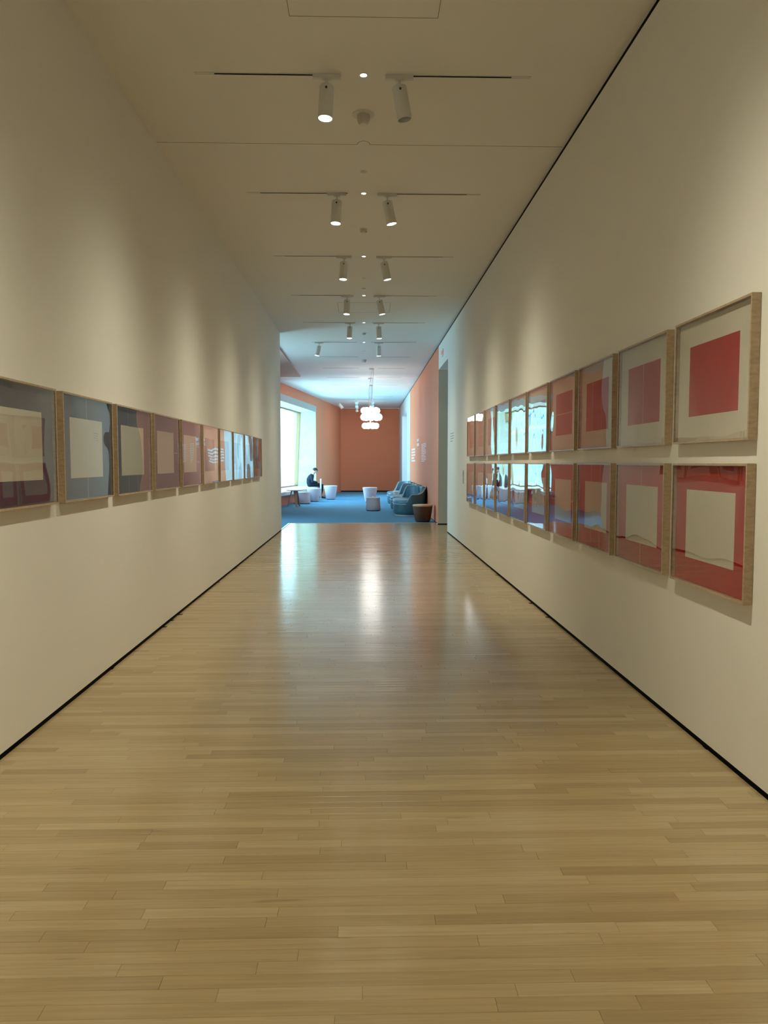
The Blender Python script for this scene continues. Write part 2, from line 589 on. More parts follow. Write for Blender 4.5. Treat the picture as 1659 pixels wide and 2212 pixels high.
# rear wall of the lounge, behind the left corridor wall
struct(MB().box(-4.30, XL - 0.35, 16.4, Y_LE, 0, CEIL).build('wall_lounge_near', M_SALMON), 'salmon wall behind the end of the left corridor wall', 'wall')

# ------------------------------------------------------------------ oblique window wall (local x along the wall, local y outward)
U0, U1, UA, UB = ud(16.0), ud(YF) + 0.1, ud(26.45), ud(32.62)
THK = 0.95
SEAT = 0.475


def wplace(o):
    o.location = P0
    o.rotation_euler = (0, 0, ANG)
    return o


HEAD = 3.585
UC, UD = ud(17.6), ud(19.9)      # second window nearer the corridor, behind the end of the left wall
m = MB().box(U0, UC, 0, THK, 0, CEIL).box(UD, UA, 0, THK, 0, CEIL).box(UB, U1, 0, THK, 0, CEIL)
m.box(UC, UD, 0, THK, HEAD + 0.02, CEIL).box(UC, UD, 0, THK, 0, SEAT)
m.box(UA, UB, 0, THK, HEAD + 0.02, CEIL).box(UA, UB, 0, THK, 0, SEAT - 0.14)
struct(wplace(m.build('wall_window', M_SALMON)), 'salmon window wall slanting along the left of the lounge', 'wall')
win = wplace(empty('window_1'))
struct(win, 'tall bright window in a deep pale reveal on the left', 'window')
m = MB().box(UB - 0.02, UB + 0.001, -0.012, THK, SEAT, HEAD)
m.build('jamb', M_REVEAL, win)
MB().box(UA - 0.001, UA + 0.02, -0.012, THK, SEAT, HEAD).build('jamb', M_REVEAL, win)
MB().box(UA, UB, -0.012, THK, HEAD - 0.001, HEAD + 0.019).build('head_lining', M_REVEAL, win)
# grey band painted round the top of the opening
MB().box(UA - 0.3, UB + 0.10, -0.008, 0.0, HEAD + 0.02, HEAD + 0.25).build('head_band', M_GREY, win)
GT, GB = 0.74, 0.88              # the glass leans: nearer the room at the top


def slab(u0, u1, z0, z1, off0, off1):
    """leaning slab following the glass plane; off = offset range from the glass plane"""
    def y(z): return GB + (GT - GB) * (z - SEAT) / (HEAD - SEAT)
    v = []
    for z in (z0, z1):
        for u, o_ in ((u0, off0), (u1, off0), (u1, off1), (u0, off1)):
            v.append((u, y(z) + o_, z))
    return MB().add(v, [(0, 3, 2, 1), (4, 5, 6, 7), (0, 1, 5, 4), (1, 2, 6, 5), (2, 3, 7, 6), (3, 0, 4, 7)])


npan = 3
pw_ = (UB - UA - 0.04) / npan
for i in range(npan):
    a = UA + 0.02 + i * pw_
    slab(a + 0.03, a + pw_ - 0.03, SEAT + 0.05, HEAD - 0.05, 0.0, 0.012).build('pane', M_PANE, win)
M_MULL = mat('sand_mullion', (0.36, 0.25, 0.13), 0.6)
for i in range(npan + 1):
    a = UA + 0.02 + i * pw_
    if i in (0, npan):
        slab(a - 0.02, a + 0.02, SEAT, HEAD, -0.09, 0.05).build('mullion', M_MULL, win)
    else:
        slab(a - 0.022, a + 0.022, SEAT, HEAD, -0.02, 0.03).build('mullion', M_WHITE, win)  # window glare put into the colour: inner mullions white instead of sand
slab(UA + 0.02, UB - 0.02, SEAT, SEAT + 0.05, -0.05, 0.05).build('bottom_rail', M_MULL, win)
slab(UA + 0.02, UB - 0.02, HEAD - 0.05, HEAD, -0.05, 0.05).build('top_rail', M_MULL, win)

win2 = wplace(empty('window_2'))
struct(win2, 'second tall window hidden behind the end of the left corridor wall', 'window')
for a, b in ((UC, UC + 0.02), (UD - 0.02, UD)):
    MB().box(a, b, -0.012, THK, SEAT, HEAD).build('jamb', M_REVEAL, win2)
MB().box(UC, UD, -0.012, THK, HEAD, HEAD + 0.019).build('head_lining', M_REVEAL, win2)
MB().box(UC, UD, -0.03, THK, SEAT, SEAT + 0.02).build('window_sill', M_WHITE, win2)
for i in range(3):
    a = UC + 0.02 + i * (UD - UC - 0.04) / 2
    slab(a - 0.022, a + 0.022, SEAT + 0.02, HEAD, -0.03, 0.03).build('mullion', M_WHITE, win2)
    if i < 2:
        slab(a + 0.022, a - 0.022 + (UD - UC - 0.04) / 2, SEAT + 0.02, HEAD, 0.0, 0.012).build('pane', M_PANE, win2)

# light portals in the windows: guide sampling of the daylight, emit nothing themselves
for pa, pb in ((UA, UB), (UC, UD)):
    pd = bpy.data.lights.new('window_portal', 'AREA')
    pd.shape = 'RECTANGLE'
    pd.size = pb - pa
    pd.size_y = HEAD - SEAT
    pd.cycles.is_portal = True
    pl = bpy.data.objects.new('window_portal', pd)
    COL.objects.link(pl)
    pl.matrix_world = Matrix.Translation(wloc((pa + pb) / 2, 0.93, (SEAT + HEAD) / 2)) @ Matrix.Rotation(ANG, 4, 'Z') @ Matrix.Rotation(math.radians(-90), 4, 'X')

# white bench ledge running under the window
bench = wplace(empty('window_bench'))
tag(bench, 'long white ledge bench running under the bright window', 'bench')
mm_ = MB()
ua, ub = UA - 1.2, UB + 0.42
prof = [(-0.30, SEAT - 0.13), (-0.315, SEAT - 0.11), (-0.315, SEAT - 0.015), (-0.30, SEAT), (GB - 0.05, SEAT), (GB - 0.05, SEAT - 0.13)]
mm_.rings([[(u, y, z) for y, z in prof] for u in (UA + 0.021, UB - 0.021)])
mm_.build('seat_slab', M_WHITE, bench)
mm_ = MB()
prof2 = [(-0.30, SEAT - 0.13), (-0.315, SEAT - 0.11), (-0.315, SEAT - 0.015), (-0.30, SEAT), (-0.001, SEAT), (-0.001, SEAT - 0.13)]
mm_.rings([[(u, y, z) for y, z in prof2] for u in (UB - 0.021, ub)])
mm_.build('end_slab', M_WHITE, bench)
MB().box(ua, ub - 0.05, -0.10, -0.001, 0.0, SEAT - 0.13).build('plinth', M_SALMON, bench)
mm_ = MB()
mm_.rings([[(u, y, z) for y, z in prof2] for u in (ua, UA + 0.021)])
mm_.build('end_slab', M_WHITE, bench)

# ------------------------------------------------------------------ framed prints
PATTERN = ['plain', 'v1', 'v2', 'h1', 'h2']


def print_sheet(W, Hh, pattern, inverse, ink, rule):
    """sheet of paper in the plane x (width), z (height); faces are inked or bare"""
    mx, mz = W * 0.165, Hh * 0.205
    xs = {0.0, W, mx, W - mx}
    zs = {0.0, Hh, mz, Hh - mz}
    lw = 0.006
    vl = {'v1': [W * 0.5], 'v2': [mx + (W - 2 * mx) * 0.30, mx + (W - 2 * mx) * 0.70]}.get(pattern, [])
    hl = {'h1': [Hh * 0.5], 'h2': [mz + (Hh - 2 * mz) * 0.28, mz + (Hh - 2 * mz) * 0.72]}.get(pattern, [])
    for a in vl: xs |= {a - lw / 2, a + lw / 2}
    for a in hl: zs |= {a - lw / 2, a + lw / 2}
    xs, zs = sorted(xs), sorted(zs)
    m = MB()
    for i in range(len(xs) - 1):
        for j in range(len(zs) - 1):
            cx, cz = (xs[i] + xs[i + 1]) / 2, (zs[j] + zs[j + 1]) / 2
            inside = mx < cx < W - mx and mz < cz < Hh - mz
            k = 1 if inside != inverse else 0
            if k == 1 and (any(abs(cx - a) < lw / 2 for a in vl) or any(abs(cz - a) < lw / 2 for a in hl)):
                k = 2
            m.add([(xs[i], 0, zs[j]), (xs[i + 1], 0, zs[j]), (xs[i + 1], 0, zs[j + 1]), (xs[i], 0, zs[j + 1])], [(0, 1, 2, 3)], k)
    m.box(0, W, 0.0005, 0.003, 0, Hh, 0)
    return m, [M_PAPER, ink, rule]


FD = 0.043                        # frame depth
FW = 0.011                        # face width of the moulding


def framed_print(label, loc, rz, W, Hh, pattern, inverse, ink, rule, group):
    """local x along the wall, local -y into the room, origin at the lower left corner on the wall"""
    t = empty('framed_print', loc, rz)
    tag(t, label, 'framed print', group)
    for a, b, c, d in ((0, W, 0, FW), (0, W, Hh - FW, Hh), (0, FW, FW, Hh - FW), (W - FW, W, FW, Hh - FW)):
        m = MB().box(a, b, -FD, -0.002, c, d)
        m.build('frame_rail', M_FRAME, t)
    MB().box(FW, W - FW, -0.006, -0.002, FW, Hh - FW).build('backing', M_PAPER, t)
    g = MB().box(FW, W - FW, -FD + 0.004, -FD + 0.0065, FW, Hh - FW).build('glazing', M_GLAZE, t)
    w2, h2 = W - 2 * FW - 0.004, Hh - 2 * FW - 0.004
    sm, ms = print_sheet(w2, h2, pattern, inverse, ink, rule)
    s = sm.build('print', ms, t, fix=False)
    s.location = (FW + 0.002, -0.020, FW + 0.002)
    return t


DESC = {'plain': 'with no lines', 'v1': 'with one vertical line', 'v2': 'with two vertical lines',
        'h1': 'with one horizontal line', 'h2': 'with two horizontal lines'}
# right wall: face towards -x, so local x runs towards the viewer: rz = -90 deg maps local x -> -y, local -y -> -x
WR, SR, YR0 = 0.832, 0.9457, 3.374
for i in range(10):
    pt = PATTERN[i % 5]
    yfar = YR0 + i * SR + WR
    framed_print('framed red rectangle on cream ' + DESC[pt] + ', ' + ORD[i] + ' in upper right row',
                 (XR, yfar, 1.553), math.radians(-90), WR, 0.643, pt, False, M_RED, M_RULE, 'upper row of red prints')
    framed_print('framed cream rectangle in red border ' + DESC[pt] + ', ' + ORD[i] + ' in lower row',
                 (XR, yfar, 0.812), math.radians(-90), WR, 0.636, pt, True, M_RED, M_RULE, 'lower row of red prints')
# left wall: rz = +90 deg maps local x -> +y, local -y -> +x
WL, SLf, YL0 = 0.878, 0.974, 3.559
for i in range(10):
    pt = PATTERN[i % 5]
    inv = i < 5
    d = 'cream rectangle in violet border ' if inv else 'violet rectangle on cream '
    framed_print('framed ' + d + DESC[pt] + ', ' + ORD[i] + ' along left wall',
                 (XL, YL0 + i * SLf, 1.217), math.radians(90), WL, 0.650, pt, inv, M_INK, M_RULE2, 'row of slate violet prints')

# ------------------------------------------------------------------ ceiling tracks, spotlights, pin lights
ROWS = [5.67, 8.08, 10.49, 12.90, 15.35, 17.83, 20.25]
ROWN = ['first', 'second', 'third', 'fourth', 'fifth', 'sixth', 'seventh']


def track(y, side, label):
    t = empty('ceiling_track', (0, y, CEIL))
    tag(t, label, 'track', 'recessed ceiling tracks')
    s = side
    def bx(a, b, wd, z0, z1): return MB().box(min(s * a, s * b), max(s * a, s * b), -wd / 2, wd / 2, z0, z1)
    bx(0.165, 1.06, 0.022, -0.003, 0.0).build('channel', M_BLACK, t)
    bx(1.06, 1.20, 0.022, -0.003, 0.0).build('end_cap', M_FIXT, t)
    for e_ in (-1, 1):
        MB().box(min(s * 0.165, s * 1.2), max(s * 0.165, s * 1.2), e_ * 0.0125 - 0.0015, e_ * 0.0125 + 0.0015, -0.005, 0.0).build('flange', M_FIXT, t)
    return t


def head_profile(r, L_):
    return [(r * 0.86, 0.0), (r, -0.004), (r, -L_), (r * 0.9, -L_), (r * 0.88, -L_ + 0.02)]


def beam_nodes(ld, power=10.5):
    """soft-edged beam: intensity falls with a power of the angle off the axis, as with a frosted reflector"""
    ld.use_nodes = True
    nt = ld.node_tree
    em = nt.nodes['Emission']
    tc = nt.nodes.new('ShaderNodeTexCoord')
    sp = nt.nodes.new('ShaderNodeSeparateXYZ')
    ng = nt.nodes.new('ShaderNodeMath'); ng.operation = 'MULTIPLY'; ng.inputs[1].default_value = -1.0
    mx = nt.nodes.new('ShaderNodeMath'); mx.operation = 'MAXIMUM'; mx.inputs[1].default_value = 0.0
    pw = nt.nodes.new('ShaderNodeMath'); pw.operation = 'POWER'; pw.inputs[1].default_value = power
    nt.links.new(tc.outputs['Normal'], sp.inputs[0])
    nt.links.new(sp.outputs['Z'], ng.inputs[0])
    nt.links.new(ng.outputs[0], mx.inputs[0])
    nt.links.new(mx.outputs[0], pw.inputs[0])
    nt.links.new(pw.outputs[0], em.inputs['Strength'])


def spot(x, y, side, label, tilt_out, tilt_cam, lit=True, power=SPOT_W, r=0.052, L_=0.225, stem=0.055, adapter=True, beam=None):
    t = empty('track_spotlight', (x, y, CEIL))
    tag(t, label, 'spotlight', 'white cylindrical ceiling spotlights')
    if adapter:
        a = MB().box(-0.10, 0.10, -0.017, 0.017, -0.028, -0.005)
        a.box(-0.03, 0.03, -0.014, 0.014, -0.036, -0.028)
        a.build('adapter', M_FIXT, t)
    else:
        MB().lathe([(0.03, -0.012), (0.03, 0.0)], 16).build('adapter', M_FIXT, t)
    st_ = MB().lathe([(0.009, -0.03 - stem), (0.009, -0.02)], 10)
    st_.build('stem', M_FIXT, t, smooth=True)
    # housing: hinge at the stem foot
    rot = Matrix.Rotation(tilt_cam, 4, 'X') @ Matrix.Rotation(-tilt_out * 1.0, 4, 'Y')
    piv = Matrix.Translation((0, 0, -0.03 - stem))
    hb = MB().lathe([(r * 0.9, 0.006), (r, -0.002), (r, -L_), (r * 0.93, -L_), (r * 0.90, -L_ + 0.018), (0.004, -L_ + 0.018)], 32)
    ho = hb.build('housing', M_FIXT, t, smooth=True)
    ho.matrix_local = piv @ rot
    ln = MB().lathe([(r * 0.90, -L_ + 0.012), (r * 0.90, -L_ + 0.004), (r * 0.6, -L_ + 0.001), (0.003, -L_)], 28)
    lo = ln.build('lens', M_LENS if lit else M_LENSOFF, ho, smooth=True)
    kn = MB().lathe([(0.008, -0.006), (0.008, 0.006)], 10)
    ko = kn.build('hinge_knob', M_FIXDARK, ho)
    ko.matrix_local = Matrix.Translation((0, -r - 0.001, -0.03)) @ Matrix.Rotation(math.pi / 2, 4, 'X')
    if lit and power:
        ld = bpy.data.lights.new('spot_lamp', 'SPOT')
        ld.energy = power
        ld.color = WARM
        ld.spot_size = math.radians(160)
        ld.spot_blend = 0.5
        beam_nodes(ld)
        ld.shadow_soft_size = 0.035
        lob = bpy.data.objects.new('spot_lamp', ld)
        COL.objects.link(lob)
        lob.parent = t
        tip = (piv @ rot) @ Vector((0, 0, -L_ - 0.03))
        bm = beam if beam is not None else 0.35
        aim = Vector((math.sin(bm) * side, -0.05, -math.cos(bm)))
        lob.matrix_local = Matrix.Translation(tip) @ aim.to_track_quat('-Z', 'Y').to_matrix().to_4x4()
    return t


def rd(a): return math.radians(a)


for i, y in enumerate(ROWS):
    if i < 6:
        for s, nm in ((-1, 'left'), (1, 'right')):
            track(y, s, 'black slot track in the ceiling, ' + nm + ' half of the ' + ROWN[i] + ' row from the viewer')
        pin = empty('pin_light', (0, y, CEIL))
        tag(pin, 'tiny round recessed light between the ' + ROWN[i] + ' pair of tracks', 'downlight', 'pin lights on the ceiling centre line')
        MB().lathe([(0.024, -0.003), (0.024, 0.0)], 20).build('bulb', M_PIN, pin)
        MB().lathe([(0.029, -0.002), (0.030, 0.0)], 20).build('ring', M_FIXT, pin)
ROWP = [1.0, 1.0, 0.9, 0.72, 0.50, 0.40]      # the far heads are dimmed
LX = [-0.262, -0.276, -0.266, -0.275, -0.275, -1.03]
RX = [0.255, 0.240, 0.270, 0.255, 0.290, 0.335]
for i, y in enumerate(ROWS[:6]):
    spot(LX[i], y, -1, 'white cylinder spotlight, left of the ' + ROWN[i] + ' pair along the ceiling, lit',
         rd(-3 if i < 5 else -12), rd(-3 if i < 5 else 0), True, SPOT_W * ROWP[i])
    on = i != 0
    spot(RX[i], y, 1, 'white cylinder spotlight, right of the ' + ROWN[i] + ' pair along the ceiling, ' + ('lit' if on else 'switched off'),
         rd([10, 12, 12, 12, 3, 1][i]), rd(0 if i == 0 else 2), on, SPOT_W * ROWP[i])
# the same fittings go on overhead, behind the viewer
for k, y in enumerate((3.25, 0.83, -1.6)):
    for s, nm in ((-1, 'left'), (1, 'right')):
        spot(s * 0.265, y, s, 'white cylinder spotlight above and behind the viewer, %s side, %s row back' % (nm, ['first', 'second', 'third'][k]),
             rd(10 * s), 0.0, True)

# detectors and sprinkler heads
def detector(y, label, r=0.088, body=0.05, drop=0.06):
    t = empty('smoke_detector', (-0.002, y, CEIL))
    tag(t, label, 'detector', 'ceiling detectors')
    MB().lathe([(r, -0.008), (r * 1.02, -0.004), (r * 1.02, 0.0)], 28).build('mounting_plate', M_FIXT, t, smooth=True)
    MB().lathe([(body * 0.55, -drop), (body * 0.8, -drop + 0.006), (body * 0.95, -drop * 0.6), (body, -0.03), (body, -0.008)], 28).build('sensor_body', M_PLASTIC, t, smooth=True)
    MB().lathe([(body * 0.5, -drop - 0.004), (body * 0.5, -drop)], 20).build('sensor_cap', M_WHITE, t, smooth=True)
    return t


detector(6.29, 'round smoke detector with domed body between first and second spotlight rows', 0.088, 0.052, 0.075)
detector(9.29, 'small round smoke detector just past the second spotlight pair', 0.045, 0.04, 0.03)
detector(16.6, 'small round detector past the fifth spotlight pair', 0.045, 0.04, 0.02)
detector(20.84, 'grey detector hanging past the last spotlights before the pendants', 0.075, 0.06, 0.07)
for y, lb in ((7.49, 'second'), (11.70, 'fourth'), (12.39, 'fourth'), (19.2, 'sixth')):
    t = empty('sprinkler_cap', (0.0, y, CEIL))
    tag(t, 'tiny round sprinkler cap flat on the ceiling ' + {7.49: 'short of the second spotlight pair', 11.70: 'past the third spotlight pair',
        12.39: 'just short of the fourth spotlight pair', 19.2: 'beyond the sixth spotlight pair'}[y], 'sprinkler', 'sprinkler caps')
    MB().lathe([(0.026, -0.006), (0.030, -0.003), (0.030, 0.0)], 20).build('cover', M_PLASTIC, t, smooth=True)
    MB().lathe([(0.036, -0.0015), (0.036, 0.0)], 20).build('rim', M_FIXT, t)

# far rows in the lounge: bare slots and stubby spotlights
for k, y in enumerate((20.25, 22.67, 25.1, 27.5, 32.1)):
    t = empty('ceiling_slot', (0, y, CEIL))
    tag(t, 'thin slot line across the lounge ceiling, ' + ORD[k].replace('nearest', 'first') + ' beyond the spotlights', 'track', 'slots in the lounge ceiling')
    MB().box(-1.2, -0.15, -0.012, 0.012, -0.003, 0.0).build('channel', M_SEAM, t)
    MB().box(0.4, 1.2, -0.012, 0.012, -0.003, 0.0).build('channel', M_SEAM, t)
for k, (x, y) in enumerate(((-0.32, 33.6), (0.37, 33.6), (-0.335, 36.4), (0.35, 36.4))):
    t = empty('ceiling_projector', (x, y, CEIL))
    tag(t, 'small white drum spotlight near the far wall, ' + ['left of the nearer pair', 'right of the nearer pair', 'left of the further pair', 'right of the further pair'][k], 'spotlight', 'drum spotlights by the far wall')
    MB().lathe([(0.035, -0.10), (0.035, 0.0)], 16).build('stem', M_FIXT, t, smooth=True)
    MB().lathe([(0.075, -0.21), (0.08, -0.20), (0.08, -0.11), (0.07, -0.10)], 20).build('drum', M_FIXT, t, smooth=True)
    MB().lathe([(0.045, -0.27), (0.05, -0.21)], 16).build('neck', M_GREY, t, smooth=True)
    MB().lathe([(0.066, -0.36), (0.07, -0.35), (0.07, -0.28), (0.066, -0.27)], 20).build('lower_drum', M_FIXT, t, smooth=True)
    if k < 2:                       # this pair washes the far wall
        ld = bpy.data.lights.new('wash_lamp', 'SPOT')
        ld.energy = 80.0
        ld.color = WARM
        ld.spot_size = math.radians(160)
        ld.spot_blend = 0.5
        ld.shadow_soft_size = 0.05
        beam_nodes(ld, 4.0)
        lob = bpy.data.objects.new('wash_lamp', ld)
        COL.objects.link(lob)
        lob.parent = t
        aim = Vector((-x * 0.3, YF - y, -2.0))
        lob.matrix_local = Matrix.Translation((0, 0.12, -0.33)) @ aim.to_track_quat('-Z', 'Y').to_matrix().to_4x4()
spot(-1.15, 35.6, 1, 'white cylinder spotlight tilted sharply by the far left corner', rd(38), 0.0, False, r=0.075, L_=0.26, stem=0.02, adapter=False)

# ------------------------------------------------------------------ pendant lamps: rings of glowing globes
M_GLOBE = mat('glowing_opal_glass', (0.95, 0.95, 0.95), 0.3, emit=(1.0, 0.97, 0.90), estr=8.0)
M_CABLE = mat('grey_cable', (0.35, 0.36, 0.37), 0.5)


def sphere_mesh(r):
    prof_ = []
    for k in range(11):
        a = -math.pi / 2 + math.pi * k / 10
        prof_.append((max(0.002, r * math.cos(a)), r * math.sin(a)))
    return MB().lathe(prof_, 20)


globe_src = None
for k, (x, y, z, lb) in enumerate(((0.215, 22.7, EYE + 1.345, 'middle, widest-looking pendant ring of glowing white globes'),
                                   (0.205, 25.2, EYE + 1.70, 'uppermost pendant ring of glowing white globes'),
                                   (0.225, 27.5, EYE + 1.32, 'lowest, separate pendant ring of glowing white globes'))):
    t = empty('globe_pendant', (x, y, z))
    tag(t, lb, 'pendant lamp', 'globe pendants in the lounge')
    for q in range(8):
        if globe_src is None:
            g = sphere_mesh(0.104).build('globe', M_GLOBE, t, smooth=True, angle=80)
            globe_src = g
        else:
            g = child(globe_src, t)
        a = 2 * math.pi * q / 8 + 0.2 * k
        g.location = (0.216 * math.cos(a), 0.216 * math.sin(a), 0.0)
    MB().lathe([(0.125, 0.03), (0.125, 0.05), (0.05, 0.08), (0.012, 0.17)], 20).build('hub', M_FIXT, t, smooth=True)
    hh = CEIL - z
    MB().tube([(0.0, 0, 0.17), (0.06, 0.0, hh - 0.03)], 0.004, 8).build('cable', M_CABLE, t)
    MB().tube([(-0.03, 0, 0.14), (-0.06, 0.0, hh * 0.6), (0.02, 0, hh - 0.03)], 0.0035, 8).build('cable', M_CABLE, t)
    MB().lathe([(0.055, hh - 0.05), (0.075, hh - 0.04), (0.075, hh)], 24).build('canopy', M_FIXT, t, smooth=True)

# ------------------------------------------------------------------ lounge furniture
M_POUF = mat('pale_lilac_felt', (0.66, 0.62, 0.68), 0.85, 0.1, bump=0.4, bscale=500)
M_POUFTOP = mat('pale_felt_top', (0.72, 0.69, 0.72), 0.85, 0.1, bump=0.4, bscale=500)
M_GLIDE = mat('dark_glide', (0.03, 0.03, 0.035), 0.7)
M_BROWN = mat('walnut_brown_side', (0.105, 0.045, 0.024), 0.55, var=0.12, vscale=20)
M_RIM = mat('tan_rim', (0.62, 0.48, 0.33), 0.5)
M_PLY = wood_mat('plywood', (0.42, 0.31, 0.25), (10, 10, 60))
M_TEAL = mat('teal_leather', (0.055, 0.150, 0.190), 0.38, 0.5, bump=0.25, bscale=350)
M_TEAL2 = mat('teal_seat_leather', (0.10, 0.29, 0.42), 0.36, 0.5, bump=0.25, bscale=350)
M_PIPE = mat('pale_piping', (0.62, 0.62, 0.58), 0.5)


def stool(label, x, y, rb, rt, h, body=M_POUF, top=M_POUFTOP, cat='stool', group='drum stools in the lounge', name='drum_stool', tilt=0.0):
    t = empty(name, (x, y, 0))
    tag(t, label, cat, group)
    e_ = 0.02
    MB().lathe([(rb * 0.86, 0.0), (rb * 0.86, 0.025)], 28).build('glide', M_GLIDE, t, smooth=True)
    MB().lathe([(rb - 0.012, 0.025), (rb, 0.04), (rb + (rt - rb) * 0.5, h * 0.5), (rt, h - 0.045), (rt, h - 0.04)], 40).build('body', body, t, smooth=True, angle=50)
    MB().lathe([(rt, h - 0.04), (rt + 0.004, h - 0.03), (rt + 0.004, h - 0.012), (rt - 0.012, h), (0.01, h + 0.003)], 40).build('top', top, t, smooth=True, angle=50)
    return t


stool('pale tapered drum stool right of the seated person', -1.335, 30.65, 0.185, 0.262, 0.555)
stool('pale drum stool, wider at its foot, nearest on the window side', -2.16, 27.4, 0.255, 0.215, 0.425)
stool('pale tapered drum stool tucked behind the nearest window-side stool', -1.89, 29.0, 0.185, 0.265, 0.50)
stool('pale tapered drum stool in mid floor, behind the one wider at its foot', 0.21, 28.25, 0.185, 0.265, 0.56)
stool('grey-white drum stool, wider at its foot, alone in mid floor', 0.272, 23.4, 0.232, 0.205, 0.405)
stool('pale round stool wedged between the two further sofas', 1.20, 25.45, 0.185, 0.255, 0.53)
stool('brown drum side table with tan rim beside the near sofa', 1.44, 18.90, 0.19, 0.247, 0.43, M_BROWN, M_RIM, 'side table', None, 'drum_side_table')
# crumpled napkin on the mid-floor stool
mm_ = MB()
rn = random.Random(3)
rings_ = []
for k in range(5):
    z = 0.032 * k / 4
    rr = 0.036 * math.cos(k / 4 * 1.35)
    rings_.append([(math.cos(a) * rr * rn.uniform(0.7, 1.2), math.sin(a) * rr * rn.uniform(0.7, 1.2), z + rn.uniform(-0.002, 0.004) * (k > 0)) for a in [2 * math.pi * q / 9 for q in range(9)]])
mm_.rings(rings_)
nap = mm_.build('paper_napkin', M_WHITE)
nap.location = (0.265, 23.4, 0.409)
tag(nap, 'small crumpled white paper napkin on the mid-floor stool', 'napkin')

# side table with splayed plywood legs by the window
t = empty('plank_leg_table', (-2.33, 25.75, 0), 0.4)
tag(t, 'low white-topped table on splayed plywood legs by the window', 'side table')
MB().lathe([(0.25, 0.525), (0.275, 0.535), (0.275, 0.55), (0.268, 0.556)], 40).build('table_top', M_WHITE, t, smooth=True)
for k in range(3):
    a = 2 * math.pi * k / 3 + 0.5
    d = Vector((math.cos(a), math.sin(a), 0)); s = Vector((-d.y, d.x, 0))
    m = MB()
    rg = []
    for q, (rr, z, hw) in enumerate(((0.24, 0.0, 0.030), (0.09, 0.525, 0.062))):
        c_ = d * rr
        rg.append([(c_ + s * hw + d * 0.011)[:2] + (z,), (c_ - s * hw + d * 0.011)[:2] + (z,), (c_ - s * hw - d * 0.011)[:2] + (z,), (c_ + s * hw - d * 0.011)[:2] + (z,)])
    m.rings(rg).build('leg', M_PLY, t)

# slim white post on a disc base in front of the person
t = empty('post_stand', (-1.765, 31.25, 0))
tag(t, 'slim white post on a round base standing before the seated person', 'stand')
MB().lathe([(0.14, 0.0), (0.14, 0.008), (0.13, 0.014), (0.03, 0.018)], 36).build('base', M_WHITE, t, smooth=True)
MB().box(-0.03, 0.03, -0.012, 0.012, 0.012, 0.80).build('post', M_WHITE, t)
MB().box(-0.034, 0.034, -0.016, 0.016, 0.80, 0.812).build('cap', M_WHITE, t)


# sofas: stadium plan, back wraps the wall side and both ends
def stadium(r, a, n=14):
    """closed plan outline, straight sides along y, radius r, centres at y = +-a"""
    p = []
    for k in range(n + 1):
        t_ = -math.pi + math.pi * k / n            # near end from -x over -y to +x
        p.append((r * math.cos(t_), -a + r * math.sin(t_)))
    for k in range(n + 1):
        t_ = math.pi * k / n
        p.append((r * math.cos(t_), a + r * math.sin(t_)))
    return p


